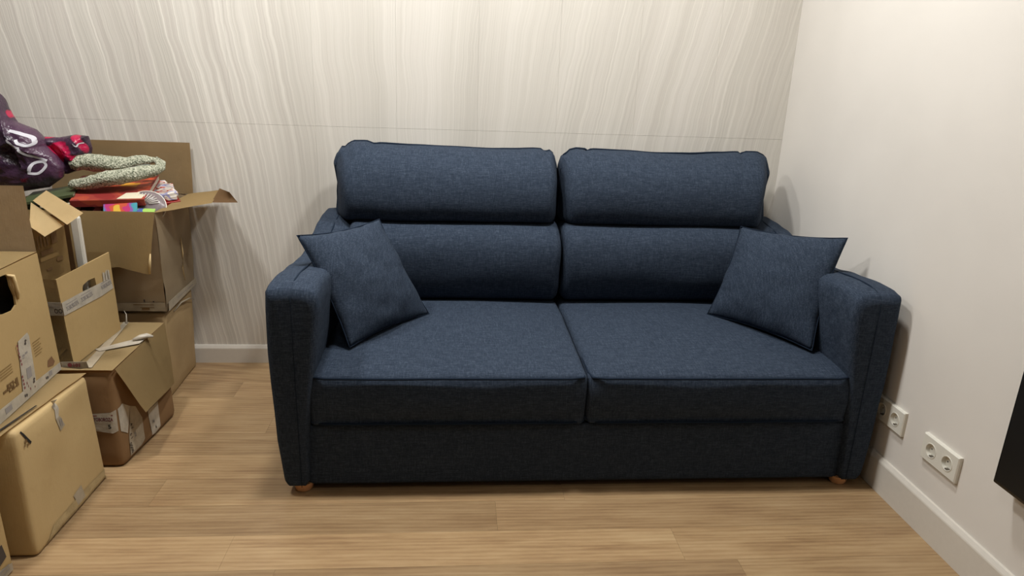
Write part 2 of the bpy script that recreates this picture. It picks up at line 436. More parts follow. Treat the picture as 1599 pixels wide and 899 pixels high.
# floor: sub floor and its planks
fl = struct(bmo('floor', box_bm(RX0, RY0, -.06, .1, .1, -.009), plain('dark_joint', lin(84, 60, 38), .8)))
FM = [mat_floor(i, f) for i, f in enumerate((1.0, .84, 1.10, .94, 1.05, .89))]
PW = .1475; row = 0; y = -1.2505+PW*9
ybase = -1.2505
rr = random.Random(3)
nrow = int((.0-RY0)/PW)+2
for i in range(-26, 10):
    y0 = ybase+i*PW; y1 = y0+PW
    if y1 < RY0 or y0 > 0: continue
    y1c = min(y1, 0); y0c = max(y0, RY0)
    off = {0: -1.293, -1: -.77, 1: -2.35, -2: -1.9, 2: -.6}.get(i, rr.uniform(-1.2, 0))
    L = 1.28
    xs = sorted([off+L*q for q in range(-5, 5) if RX0 < off+L*q < 0])
    xs = [RX0]+xs+[0.0]
    for j, (a, b) in enumerate(zip(xs, xs[1:])):
        bm = box_bm(a+.00025, y0c+.00025, -.009, b-.00025, y1c-.00025, 0)
        idx = rr.randrange(6)
        if i == 0: idx = 1 if b < -1.2 and b > -1.4 else (3 if b > -1.2 else 5)
        if i == -1: idx = 2 if b < -.7 else 4
        pk = bmo('floor_plank', bm, FM[idx]); pk.parent = fl
# ceiling lamps and the added fill lamp (out of the frame)
for (x, y, s, e) in LAMPS:
    t = thing('ceiling_light', (x, y, CEIL), {-.85: 'round recessed ceiling lamp nearest the white side wall', -1.75: 'round recessed ceiling lamp above the front of the sofa' if y > -2 else 'round ceiling lamp added as weak fill light near the camera', -2.75: 'round recessed ceiling lamp above the cardboard boxes'}[x], 'lamp', 'recessed ceiling lamps')
    pts = [V(x+math.cos(a*math.pi/16)*(s/2+.02), y+math.sin(a*math.pi/16)*(s/2+.02), CEIL-.006) for a in range(32)]
    tube('ring', pts, .008, WHITE, t, 6, closed=True)

# ------------------------------------------------------------------ sofa
sofa = thing('sofa', (-1.005, -.55, 0), 'navy blue woven fabric two-seat sofa with high padded back, against the back wall', 'sofa')
XC2 = -2.012
def xin(z): return interp(z, [(.02, -1.876), (.2, -1.872), (.39, -1.852), (.5, -1.834), (.62, -1.822), (.75, -1.822)])
def xout(z): return interp(z, [(.02, -1.957), (.2, -1.968), (.45, -1.977), (.6, -1.975), (.75, -1.972)])
TOPZ = [(-1.06, .668), (-1.04, .678), (-1.0, .686), (-.93, .688), (-.8, .678), (-.68, .664), (-.57, .659), (-.47, .668), (-.36, .692), (-.25, .713), (-.15, .724), (-.03, .728)]
def arm_ring(y, d, cut=0):
    top = interp(y, TOPZ)-cut; b = .024
    R = []
    def add(x, z): R.append((x, z))
    for t_ in (0, .03, .12, .25, .4, .55, .7, .82, .9): z = b+(top-b)*t_; add(xin(z), z)
    r = .038
    xi, xo = xin(top), xout(top)
    for a in (20, 40, 60, 80): an = math.radians(a); add(xi-r+r*math.cos(an), top-r+r*math.sin(an))
    for q in (.3, .5, .7): add(xi-r+(xo+r-(xi-r))*q, top+.004*math.sin(q*math.pi))
    r2 = .016
    for a in (100, 120, 140, 160): an = math.radians(a); add(xo+r2+r2*math.cos(an), top-r2+r2*math.sin(an))
    for t_ in (.9, .82, .7, .55, .4, .25, .12, .05, .03, .012, 0): z = b+(top-b)*t_; add(xout(z), z)
    add(-1.915, b)
    xc, zc = -1.90, (top+b)/2
    out = []
    R = [(x+(.014*max(0, 1-(z-b)/.03)**2)*(1 if x < -1.92 else (-1 if x > -1.9 else 0)), z) for x, z in R]
    for (x, z) in R:
        hx, hz = .07, (top-b)/2
        xx = x+(xc-x)*min(1, d/hx); zz = z+(zc-z)*min(1, d/hz)
        out.append(V(xx, y, zz))
    return out
for side in (0, 1):
    rings = []
    rr_ = .022
    for a in (0, 20, 40, 60, 80, 90):
        an = math.radians(a); rings.append(arm_ring(-1.058+rr_*(1-math.cos(an)), rr_*(1-math.sin(an))))
    yy = -1.03
    while yy < -.06: rings.append(arm_ring(yy, 0)); yy += .02
    for a in (80, 60, 40, 20, 0):
        an = math.radians(a); rings.append(arm_ring(-.045-.015*(1-math.cos(an)), .015*(1-math.sin(an))))
    fx = (lambda p: V(XC2-p.x, p.y, p.z)) if side else (lambda p: p)
    rings = [[fx(q) for q in R] for R in rings]
    for R in rings:
        for q in R: q += noise.noise_vector(q*5)*.0025
    arm = loft('arm', rings, FAB, sofa)
    # centre seam: up the front face and back over the top
    ctr = [V(-1.899, -1.0595, z) for z in (.03, .2, .4, .55, .63)]+[V(-1.899, -1.056, .655), V(-1.898, -1.035, interp(-1.035, TOPZ)+.002)]
    ctr += [V(-1.898, y, interp(y, TOPZ)+.004) for y in (-.99, -.9, -.8, -.7, -.6, -.5, -.4, -.3, -.2, -.1, -.05)]
    tube('seam', [fx(q) for q in smooth_path(ctr, 4)], [.0009]*28+[.0030]*(len(smooth_path(ctr, 4))-28), PIPE).parent = arm
    op = [V(-1.966, -1.040, .63), V(-1.965, -1.036, .655)]+[V(-1.962, y, interp(y, TOPZ)-.011) for y in (-1.0, -.9, -.8, -.7, -.6, -.5, -.4, -.3, -.2, -.1, -.05)]
    sm = tube('piping', [fx(q) for q in smooth_path(op, 4)], .0035, PIPE); sm.parent = arm
def fixsub(o, par):          # sub-part in world coordinates (all part meshes carry world coordinates)
    o.parent = par; return o
hexbox('base', [(-1.885, -1.034, .022), (-.127, -1.034, .022), (-.127, -.1, .022), (-1.885, -.1, .022), (-1.885, -1.034, .236), (-.127, -1.034, .236), (-.127, -.1, .236), (-1.885, -.1, .236)], FAB, sofa, .012, 12, .003)
hexbox('back_frame', [(-1.85, -.13, .04), (-.16, -.13, .04), (-.16, -.035, .04), (-1.85, -.035, .04), (-1.86, -.11, .86), (-.15, -.11, .86), (-.15, -.035, .86), (-1.86, -.035, .86)], FAB, sofa, .02, 8, .0)
for (x, y) in ((-1.902, -1.015), (-.115, -1.015), (-1.902, -.12), (-.115, -.12)):
    bm = bmesh.new(); bmesh.ops.create_cone(bm, cap_ends=True, segments=28, radius1=.025, radius2=.034, depth=.03)
    for v in bm.verts: v.co += V(x, y, .015)
    bmesh.ops.bevel(bm, geom=[e for e in bm.edges if all(v.co.z < .01 for v in e.verts)], offset=.003, segments=2, affect='EDGES')
    put(bmo('foot', bm, BEECH, None, 40), sofa)
def cushion(name, x0, x1, prof, r, mat, wfun=None, nst=34, sub=5, amp=.003, seed=0):
    """side profile (y,z) carried along x, its ends rounded by r"""
    P = smooth_path([V(0, a, b) for a, b in prof]+[V(0, *prof[0])], sub)[:-1]
    c = sum(P, Vector())/len(P)
    xs = []
    for a in (0, 18, 36, 54, 72, 90): xs.append((x0+r*(1-math.cos(math.radians(a))), r*(1-math.sin(math.radians(a)))))
    n = nst
    for i in range(1, n): xs.append((x0+r+(x1-x0-2*r)*i/n, 0))
    for a in (90, 72, 54, 36, 18, 0): xs.append((x1-r*(1-math.cos(math.radians(a))), r*(1-math.sin(math.radians(a)))))
    rings = []
    for (x, d) in xs:
        ring = []
        for i, q in enumerate(P):
            t_ = (P[(i+1) % len(P)]-P[i-1]).normalized(); nn = V(0, t_.z, -t_.y)
            if nn.dot(c-q) < 0: nn = -nn
            p = V(x, q.y, q.z)+nn*d
            if wfun: p = wfun(p, (x-x0)/(x1-x0))
            p = p+noise.noise_vector(V(p.x*4+seed, p.y*8, p.z*8))*amp
            ring.append(p)
        rings.append(ring)
    return loft(name, rings, mat, sofa), P
# seat cushions
def seatw(sg):
    def f(p, u):
        # crown on the top, soft puckered front
        k = math.sin(math.pi*min(max(u, 0), 1))**.6
        if p.z > .36: p.z += .022*k*math.sin(math.pi*min(1, max(0, (p.y+1.045)/.8)))
        if p.y < -1.0: p.y -= .010*k*math.sin(math.pi*min(1, max(0, (p.z-.235)/.16)))
        # side seam towards the middle of the sofa runs slightly slanting
        return p
    return f
seat_prof = [(-1.040, .25), (-1.047, .30), (-1.047, .36), (-1.040, .392), (-1.022, .403), (-.95, .408), (-.75, .412), (-.5, .412), (-.2, .405), (-.15, .39), (-.14, .3), (-.15, .24), (-.4, .236), (-.8, .236), (-1.02, .237)]
SEAT = []
for i, (a, b) in enumerate(((-1.868, -1.0095), (-1.0065, -.142))):
    cu_, P = cushion('seat_cushion', a, b, seat_prof, .02, FAB, seatw(i), 30, 3, .0035, i*3.1)
    SEAT.append(cu_)
    for (yy, zz, nm) in ((-1.047, .397, 'piping'), (-1.044, .243, 'piping')):
        pts = [V(a+.012, yy+.6, zz+.004), V(a+.006, yy+.05, zz), V(a+.012, yy+.008, zz)]
        for q in range(1, 24):
            u = q/24; xx = a+.02+(b-a-.04)*u
            pts.append(V(xx, yy-.002-(.004*math.sin(math.pi*u)), zz+.002*math.sin(math.pi*u)+noise.noise(V(xx*4, i, zz*30))*.002))
        pts += [V(b-.012, yy+.008, zz), V(b-.006, yy+.05, zz), V(b-.012, yy+.6, zz+.004)]
        fixsub(tube(nm, pts, .0042, PIPE), cu_)
# lumbar cushions
lum_prof = [(-.13, .44), (-.12, .60), (-.14, .70), (-.20, .722), (-.27, .726), (-.335, .714), (-.380, .675), (-.398, .62), (-.398, .55), (-.385, .49), (-.362, .445), (-.33, .42), (-.26, .412), (-.18, .415)]
for i, (a, b) in enumerate(((-1.842, -1.0105), (-1.0015, -.168))):
    cushion('lumbar_cushion', a, b, lum_prof, .035, FAB, None, 26, 3, .006, 5+i*3.1)
# headrest cushions
head_prof = [(-.10, .74), (-.072, .84), (-.075, .95), (-.10, .99), (-.135, 1.0), (-.19, .994), (-.25, .970), (-.30, .930), (-.330, .875), (-.338, .82), (-.330, .77), (-.305, .733), (-.25, .720), (-.17, .718)]
TL = [(0, .957), (.02, .975), (.036, .991), (.045, .984), (.055, 1.001), (.09, 1.015), (.14, 1.016), (.178, 1.006), (.2, 1.009), (.35, 1.005), (.5, 1.002), (.7, .998), (.78, 1.0), (.9, 1.004), (.93, 1.003), (.942, .990), (.96, .999), (.98, .992), (1, .965)]
TR = [(0, .965), (.015, .985), (.03, .986), (.045, 1.003), (.08, 1.010), (.12, 1.008), (.131, 1.001), (.15, 1.008), (.3, 1.005), (.45, .999), (.6, 1.001), (.75, 1.008), (.84, 1.012), (.853, 1.004), (.88, 1.014), (.93, 1.014), (.97, 1.002), (1, .965)]
for i, (a, b, T) in enumerate(((-1.912, -1.0155, TL), (-1.0065, -.112, TR))):
    def wf(p, u, T=T, i=i):
        k = min(1, max(0, (p.z-.85)/.14)); k = k*k*(3-2*k)
        p.z += (interp(u, T)-1.0)*k*(1 if p.y > -.22 else max(.25, 1-(-.22-p.y)*6))
        e = min(u, 1-u)
        f = min(1, max(0, (-.165-p.y)/.16))
        outer = (u < .5) == (i == 0)
        amt = ((.045 if i == 0 else .075) if outer else .014)
        p.x += (1 if u < .5 else -1)*amt*f*max(0, 1-e/.45)**1.3
        if p.y < -.2: p.y += .02*max(0, 1-e/.06)**2
        return p
    cu_, P = cushion('headrest_cushion', a, b, head_prof, .03, FAB, wf, 60, 4, .0045, 9+i*2.7)
    pts = []
    for z in (.77, .81, .85, .88, .905): pts.append(V(a+.002+(.004 if abs(z-.85) < .01 else 0), -.122, z))
    pts.append(V(a+.004, -.124, .93)); pts.append(V(a+.012, -.132, .952))
    for q in range(0, 71):
        u = .022+.956*q/70; xx = a+(b-a)*u
        pts.append(V(xx, -.142, interp(u, T)+.0015-.02*max(0, 1-min(u, 1-u)/.035)**2))
    pts.append(V(b-.012, -.132, .952)); pts.append(V(b-.004, -.124, .93))
    for z in (.905, .88, .85, .81, .77): pts.append(V(b-.002, -.122, z))
    fixsub(tube('piping', pts, .0042, PIPE), cu_)

# throw pillows
def pillow(label, c4, T, seed):
    bl, br, tr, tl = [Vector(q) for q in c4]
    n = 36; nn = ((br-bl).cross(tl-bl)).normalized()
    root = thing('throw_pillow', (bl+br)/2, label, 'pillow', 'navy throw pillows on the sofa')
    bm = bmesh.new(); G = {}
    for s in (1, -1):
        for i in range(n+1):
            for j in range(n+1):
                u, v = -1+2*i/n, -1+2*j/n
                edge = i in (0, n) or j in (0, n)
                if s == -1 and edge: G[s, i, j] = G[1, i, j]; continue
                uu = u*(1-.075*(1-v*v)); vv = v*(1-.075*(1-u*u))
                a, b = (uu+1)/2, (vv+1)/2
                p = (bl*(1-a)+br*a)*(1-b)+(tl*(1-a)+tr*a)*b
                h = T*((1-u**2)**.55*(1-v**2)**.55)*(1-.12*(u*u*v*v))
                h *= 1+.10*noise.noise(V(u*1.6+seed, v*1.6, s*3))
                p = p+nn*s*h+noise.noise_vector(V(u*3.5+seed*2, v*3.5, s))*.005*(1-u*u*v*v)
                G[s, i, j] = bm.verts.new(p)
    for s in (1, -1):
        for i in range(n):
            for j in range(n):
                q = [G[s, i, j], G[s, i+1, j], G[s, i+1, j+1], G[s, i, j+1]]
                try: bm.faces.new(q)
                except ValueError: pass
    put(bmo('cover', bm, FAB, None, 180), root)
    ed = [G_ for G_ in ()]
    pts = []
    def ep(u, v):
        uu = u*(1-.075*(1-v*v)); vv = v*(1-.075*(1-u*u)); a, b = (uu+1)/2, (vv+1)/2
        return (bl*(1-a)+br*a)*(1-b)+(tl*(1-a)+tr*a)*b
    m = 20
    for q in range(m): pts.append(ep(-1+2*q/m, -1))
    for q in range(m): pts.append(ep(1, -1+2*q/m))
    for q in range(m): pts.append(ep(1-2*q/m, 1))
    for q in range(m): pts.append(ep(-1, 1-2*q/m))
    put(tube('edge_seam', pts, .0022, PIPE, None, 6, closed=True), root)
    return root
pillow('navy square throw pillow leaning in the left corner of the sofa, nearest the boxes', [(-1.765, -.875, .428), (-1.520, -.55, .430), (-1.705, -.475, .770), (-1.928, -.80, .780)], .068, 1)
pillow('navy square throw pillow leaning in the right corner of the sofa, by the wall', [(-.452, -.53, .430), (-.208, -.885, .425), (-.098, -.79, .800), (-.330, -.45, .762)], .068, 4)

# ------------------------------------------------------------------ wall sockets and television
def socket(yn, z0, label):
    W, H = .152, .081
    t = thing('wall_socket', (0, yn-W/2, z0), label, 'socket')
    T = .012; rc = .0205; cz = z0+H/2; cys = [yn-W*(.27+.46*q) for q in (0, 1)]
    def circ(cy, r_, x): return [V(x, cy+r_*math.cos(a*math.pi/14), cz+r_*math.sin(a*math.pi/14)) for a in range(28)]
    ch = .003
    front = [V(-T, yn-ch, z0+ch), V(-T, yn-W+ch, z0+ch), V(-T, yn-W+ch, z0+H-ch), V(-T, yn-ch, z0+H-ch)]
    back = [V(0, yn, z0), V(0, yn-W, z0), V(0, yn-W, z0+H), V(0, yn, z0+H)]
    mid = [V(-T+ch, q.y, q.z) for q in back]
    loops = [front]+[circ(cy, rc, -T) for cy in cys]
    bm = bmesh.new(); vs = [[bm.verts.new(q) for q in L] for L in loops]; fl_ = [v for L in vs for v in L]
    for t_ in geometry.tessellate_polygon([[V(q.y, q.z, 0) for q in L] for L in loops]): bm.faces.new([fl_[k] for k in t_])
    mv = [bm.verts.new(q) for q in mid]; bv = [bm.verts.new(q) for q in back]
    for i in range(4):
        j = (i+1) % 4; bm.faces.new((vs[0][i], vs[0][j], mv[j], mv[i])); bm.faces.new((mv[i], mv[j], bv[j], bv[i]))
    put(bmo('frame', bm, PLASTIC, None, 30), t)
    for cy in cys:
        prof = [(.0228, -T), (.0225, -T-.0012), (.0205, -T-.0012), (.0195, -.0015), (.0001, -.0015)]
        bm = bmesh.new(); Rg = [[bm.verts.new(q) for q in circ(cy, r_, x_)] for r_, x_ in prof]
        for A, B in zip(Rg, Rg[1:]):
            for k_ in range(28): bm.faces.new((A[k_], A[(k_+1) % 28], B[(k_+1) % 28], B[k_]))
        cup = put(bmo('outlet', bm, PLASTIC, None, 40), t)
        for dy in (.0095, -.0095):
            bm = bmesh.new(); r_ = bmesh.ops.create_cone(bm, cap_ends=True, segments=12, radius1=.0022, radius2=.0022, depth=.0006)
            for v in r_['verts']: v.co = V(-.0018+v.co.z, cy+dy+v.co.x, cz+v.co.y)
            bmo('pin_hole', bm, BLACK).parent = cup
        bmo('earth_clip', box_bm(-.0115, cy-.0045, cz-.0198, -.0015, cy+.0045, cz-.0165), plain('dull_metal', lin(96, 88, 78), .4)).parent = cup
socket(-.981, .2345, 'white double wall socket partly hidden behind the right arm of the sofa')
socket(-1.231, .2265, 'white double wall socket in full view, nearer the black television')
tv = thing('television', (-.035, -2.2, .345), 'black flat television hung low on the right wall at the edge of the photo', 'television')
put(bmo('casing', box_bm(-.058, -2.83, .345, -.02, -1.552, 1.07, .004), BLACK, None, 40), tv)
put(bmo('screen', box_bm(-.0605, -2.822, .355, -.0575, -1.560, 1.062, .0005), plain('screen_glass', (.004, .004, .004), .5)), tv)
put(bmo('wall_mount', box_bm(-.02, -2.45, .55, 0, -1.95, .85), BLACK), tv)

# ------------------------------------------------------------------ cartons
# A: corner of a carton at the very edge of the photo
cA = thing('cardboard_box', (-2.85, -1.55, 0), 'tan cardboard box at the bottom left edge with a black printed mark', 'box')
hexbox('body', [(-3.15, -1.75, 0), (-2.577, -1.75, 0), (-2.577, -1.374, 0), (-3.15, -1.374, 0), (-3.15, -1.75, .26), (-2.577, -1.75, .26), (-2.579, -1.374, .26), (-3.15, -1.374, .26)], CARD_A, cA, .006, 6, .001, 1)
FA = Face((-2.577, -1.75, 0), (-2.577, -1.374, 0), (-2.577, -1.374, .26), (-2.577, -1.75, .26))
strip('tape', FA, [(.55, .02), (.985, .02), (.985, .10), (.55, .27)], TAPE_D, cA, .0015)
strip('printed_mark', FA, [(.70, .23), (.87, .19), (.945, .22), (.925, .38), (.70, .40)], INK, cA, .002)
bars('tape_print', FA, [(.6, .07+.03*q, .95, .08+.018*q) for q in range(3)], INK_G, cA, .0035)

# B: big sagging carton
cB = thing('cardboard_box', (-2.8, -1.13, 0), 'large light tan cardboard box on the floor with split top, under the handle-hole box', 'box')
bodyB = hexbox('body', [(-3.05, -1.328, 0), (-2.54, -1.328, 0), (-2.543, -.94, 0), (-3.05, -.94, 0), (-3.05, -1.30, .362), (-2.556, -1.303, .362), (-2.550, -.95, .364), (-3.05, -.95, .364)], CARD_B, cB, .016, 10, .005, 2)
TB = tree_of(bodyB)
FB = Face((-2.54, -1.328, 0), (-2.543, -.94, 0), (-2.545, -.95, .366), (-2.545, -1.30, .37))
# the two top flaps, folded over the side; dark strips paint the gap's shade
sheet('top_flap', [(-2.70, -1.345, .367), (-2.575, -1.335, .368), (-2.553, -.945, .369), (-2.70, -.945, .369)], CARD_B, cB, .0035, 8, .005, 3)
FBt = Face((-3.05, -1.3, .3745), (-2.545, -1.3, .3745), (-2.545, -.95, .3745), (-3.05, -.95, .3745))
poly('flap_gap_shade', [V(-2.592, -1.318, .3735), V(-2.585, -1.318, .3735), V(-2.572, -1.17, .3745), V(-2.576, -1.17, .3745)], GAP_SHADE, cB, .0006)
strip('flap_gap_shade', FB, [(.052, .955), (.068, .960), (.148, .838), (.132, .826)], GAP_SHADE, cB, .005, on=TB)
strip('tape', FB, [(.44, 1.0), (.50, 1.01), (.53, .92), (.50, .86), (.46, .86), (.475, .93)], TAPE, cB, .006, on=TB)
strip('tape', FB, [(.46, .86), (.52, .86), (.565, .76), (.49, .745)], TAPE_D, cB, .005, on=TB)
strip('tape', FB, [(.50, .165), (.62, .185), (.645, .065), (.535, .055)], TAPE_D, cB, .006, on=TB)
strip('edge_tape', FB, [(.10, .01), (.99, .01), (.985, .10), (.50, .12), (.22, .10)], TAPE_C, cB, .0055, .0003, on=TB)
bars('tape_print', FB, [(.50, .78, .512, .84), (.525, .775, .535, .835)], INK_G, cB, .0062, on=TB)
bars('printed_mark', FB, [(.075, .86, .10, .885), (.095, .83, .115, .85), (.06, .84, .075, .855)], INK_B, cB, .0065, on=TB)

# C: carton with the hand hole, its far flap standing
cC = thing('cardboard_box', (-2.86, -1.12, .37), 'tan cardboard box with torn oval handle hole and white tape, one flap standing up', 'box')
cn = [V(-3.12, -1.33, .375), V(-2.606, -1.33, .375), V(-2.644, -.912, .375), V(-3.12, -.912, .375), V(-3.12, -1.33, .752), V(-2.612, -1.33, .752), V(-2.652, -.918, .742), V(-3.12, -.918, .742)]
FC = Face(cn[1], cn[2], cn[6], cn[5])
def panel_hole(name, face, hole, mat, root, th=.005, grid=0):
    outer = [(0, 0), (1, 0), (1, 1), (0, 1)]
    P0 = face.pts(outer); H0 = face.pts(hole)
    # tessellate in 2D (uv) so that the result is robust
    o2 = [V(u, v, 0) for u, v in outer]; h2 = [V(u, v, 0) for u, v in hole]
    tr_ = geometry.tessellate_polygon([o2, h2[::-1]])
    allp = outer+hole[::-1]
    bm = bmesh.new(); a = [bm.verts.new(face.at(u, v, 0)) for u, v in allp]; b = [bm.verts.new(face.at(u, v, -th)) for u, v in allp]
    for t_ in tr_:
        bm.faces.new([a[k] for k in t_]); bm.faces.new([b[k] for k in reversed(t_)])
    n0 = 4; n1 = len(hole)
    for i in range(n0): bm.faces.new((a[i], a[(i+1) % n0], b[(i+1) % n0], b[i]))
    for i in range(n1): bm.faces.new((a[n0+i], a[n0+(i+1) % n1], b[n0+(i+1) % n1], b[n0+i]))
    return put(bmo(name, bm, mat), root)
holeC = [(.30, .78), (.34, .72), (.45, .69), (.55, .68), (.605, .705), (.612, .77), (.585, .86), (.585, .93), (.56, .955), (.46, .96), (.36, .93), (.31, .86)]
panel_hole('side', FC, holeC, CARD_A, cC)
sheet('side', [cn[0], cn[1], cn[5], cn[4]], CARD_A, cC, .004)
sheet('side', [cn[2]+V(0, -.004, 0), cn[3]+V(0, -.004, 0), cn[7]+V(0, -.004, 0), cn[6]+V(0, -.004, 0)], CARD_A, cC, .004)
sheet('side', [cn[3], cn[0], cn[4], cn[7]], CARD_A, cC, .004)
sheet('bottom', [cn[0]+V(0, 0, .0), cn[1]+V(0, 0, .0), cn[2]+V(0, 0, .0), cn[3]+V(0, 0, .0)], CARD_A, cC, .004, 4, 0)
sheet('top_flap', [cn[4]+V(0, 0, .004), cn[5]+V(0, 0, .004), cn[6]+V(0, 0, .004), cn[7]+V(0, 0, .004)], CARD_A, cC, .004, 5, .002)
sheet('standing_flap', [(-2.656, -.914, .744), (-3.1, -.914, .744), (-3.06, -.90, .935), (-2.668, -.90, .937)], CARD_D, cC, .004, 6, .003, 4)
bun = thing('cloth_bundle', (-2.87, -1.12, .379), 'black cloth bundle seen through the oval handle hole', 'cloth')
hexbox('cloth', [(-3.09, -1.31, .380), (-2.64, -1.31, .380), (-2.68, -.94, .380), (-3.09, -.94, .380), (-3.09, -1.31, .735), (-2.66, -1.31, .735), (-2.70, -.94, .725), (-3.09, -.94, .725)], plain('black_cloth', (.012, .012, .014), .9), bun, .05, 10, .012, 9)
# torn edge curling at the hole
tube('torn_edge', [FC.at(.565, .945, .002), FC.at(.60, .93, .007), FC.at(.605, .86, .009), FC.at(.625, .79, .006), FC.at(.63, .74, .003)], [.003, .006, .006, .005, .002], CARD_F, cC, 6)
strip('tape', FC, [(.455, .06), (.632, .055), (.664, .432), (.65, .464), (.52, .445)], TAPE, cC, .002)
strip('tape', FC, [(.455, .06), (.40, .07), (.485, .462), (.52, .445)], TAPE_C, cC, .0015)
strip('edge_tape', FC, [(.02, -.01), (.99, -.012), (.988, .05), (.60, .068), (.179, .082), (.02, .085)], TAPE, cC, .0022)
# loose end of the tape hanging past the far edge
poly('tape_end', [V(-2.640, -.911, .374), V(-2.590, -.906, .366), V(-2.565, -.905, .370), V(-2.568, -.907, .392), V(-2.610, -.909, .392), V(-2.643, -.911, .392)], TAPE, cC, .0008)
FCe = Face((-2.640, -.912, .372), (-2.566, -.907, .368), (-2.568, -.907, .392), (-2.643, -.911, .392))
text('tape_print', '\u25CF101', FCe, .5, .5, .016, 0, INK_R, cC, .003, .0006)
for (s, u, v, h, a, m) in (('S', .600, .405, .020, -.5, INK), ('S', .605, .085, .020, -.5, INK), ('S', .775, .022, .020, 1.3, INK), ('S', .48, .028, .020, 1.3, INK)):
    text('tape_print', s, FC, u, v, h, a, m, cC, .0035, .0007)
strip('print_block', FC, [(.535, .13), (.595, .13), (.605, .21), (.545, .215)], INK_G, cC, .0031, .0002)
strip('print_block', FC, [(.80, .01), (.85, .01), (.855, .05), (.81, .055)], INK_G, cC, .0032, .0002)
strip('print_block', FC, [(.22, .02), (.30, .02), (.30, .06), (.22, .065)], INK_G, cC, .0032, .0002)
bars('tape_print', FC, [(.53, .315, .56, .33), (.57, .32, .60, .335), (.53, .30, .55, .308)], INK_G, cC, .0034)
bars('tape_print', FC, [(.488+.002*q, .43-.03*q, .500+.002*q, .412-.03*q) for q in range(6)]+[(.475, .19-.03*q, .488, .172-.03*q) for q in range(4)], INK_R, cC, .0036)
bars('tape_print', FC, [(.515, .10, .522, .12), (.525, .07, .53, .09), (.54, .04, .548, .06), (.60, .03, .606, .045)], INK_R, cC, .0036)
# recycling / handling marks printed on the cardboard
bars('box_print', FC, [(.315, .205, .385, .195), (.318, .15, .372, .14), (.315, .205, .323, .14), (.372, .20, .383, .14)], INK_B, cC, .0012)
text('box_print', 'EAC', FC, .35, .172, .024, -.2, INK_B, cC, .0012, .0006)
bars('box_print', FC, [(.69, .36-.022*q, .80-.02*(q % 2), .352-.022*q) for q in range(6)]+[(.25, .33-.02*q, .40, .323-.02*q) for q in range(4)], INK_L, cC, .0012)
bars('box_print', FC, [(.405, .205, .435, .14), (.25, .18, .29, .16)], INK_B, cC, .0012)
strip('smudge', FC, [(.82, .09), (.90, .07), (.93, .09), (.90, .15), (.84, .14)], plain('smudge', lin(126, 92, 62), .8), cC, .0010, .0002)

# D: open carton with a tape band, holding a tall narrow carton
cD = thing('cardboard_box', (-2.79, -.68, .346), 'open tan cardboard box with small handle slot and white tape band, on brown box', 'box')
dn = [V(-2.93, -.845, .350), V(-2.642, -.845, .350), V(-2.645, -.517, .350), V(-2.93, -.517, .350), V(-2.93, -.85, .640), V(-2.650, -.85, .640), V(-2.648, -.517, .642), V(-2.93, -.517, .642)]
FD = Face(dn[1], dn[2], dn[6], dn[5]); FDf = Face(dn[0], dn[1], dn[5], dn[4])
panel_hole('side', FD, [(.392, .70), (.392, .755), (.415, .79), (.52, .81), (.646, .80), (.655, .70)], CARD_A, cD, .004)
sheet('side', [dn[0], dn[1], dn[5], dn[4]], CARD_A, cD, .004)
sheet('side', [dn[2], dn[3], dn[7], dn[6]], CARD_A, cD, .004)
sheet('side', [dn[3], dn[0], dn[4], dn[7]], CARD_A, cD, .004)
sheet('bottom', [dn[0]+V(0, 0, .001), dn[1]+V(0, 0, .001), dn[2]+V(0, 0, .001), dn[3]+V(0, 0, .001)], CARD_A, cD, .003, 3, 0)
strip('tape', FD, [(.0, .590), (.70, .55), (.965, .558), (.941, .683), (.79, .703), (.40, .725), (.0, .738)], TAPE, cD, .0015)
strip('tape', FDf, [(.80, .594), (1.0, .595), (1.0, .745), (.80, .746)], TAPE, cD, .0015)
for q in range(3):
    strip('torn_tape', FD, [(.785+.055*q, .70), (.825+.055*q, .69), (.83+.05*q, .80+.02*(q % 2)), (.795+.05*q, .81-.02*(q % 2))], TAPE, cD, .0022)
strip('tape', FD, [(.781, .56), (.906, .56), (.905, .30), (.885, .272), (.87, .31), (.80, .345)], TAPE_D, cD, .0022)
for (u, s) in ((.15, 1), (.42, 1), (.82, 1)):
    bars('tape_print', FD, [(u-.09, .69, u+.10, .698)], INK_G, cD, .0028)
    text('tape_print', 'YOBOROZA', FD, u+.01, .645, .021, 0, INK_G, cD, .0028, .0004, .62)
text('tape_print', 'OO', FDf, .96, .645, .022, 0, INK, cD, .0028, .0004, .7)
bars('tape_print', FDf, [(.88, .69, .99, .697)], INK_G, cD, .0028)
strip('crease', FD, [(.60, .52), (.606, .52), (.66, .34), (.652, .34)], INK_L, cD, .0006, .0002)

# tall narrow carton standing in D, two flaps splayed open
tc = thing('carton', (-2.745, -.70, .355), 'narrow printed carton with two light open flaps standing inside the open tan box', 'carton')
q0 = [V(-2.84, -.832, .356), V(-2.715, -.832, .356), V(-2.680, -.715, .356), V(-2.82, -.70, .356)]
q1 = [V(-2.84, -.835, .785), V(-2.715, -.832, .785), V(-2.675, -.715, .802), V(-2.82, -.70, .802)]
def carton_sides(root, a, b, mat):
    for i in range(4):
        j = (i+1) % 4
        sheet('side', [a[i], a[j], b[j], b[i]], mat, root, .003, 4, .002, i)
carton_sides(tc, q0, q1, CARD_G)
FT = Face(q0[0], q0[1], q1[1], q1[0]); FTr = Face(q0[1], q0[2], q1[2], q1[1])
bars('box_print', FT, [(.6, .78, .95, .81), (.85, .68, .97, .72), (.5, .56, .95, .61)], INK_L, tc, .003)
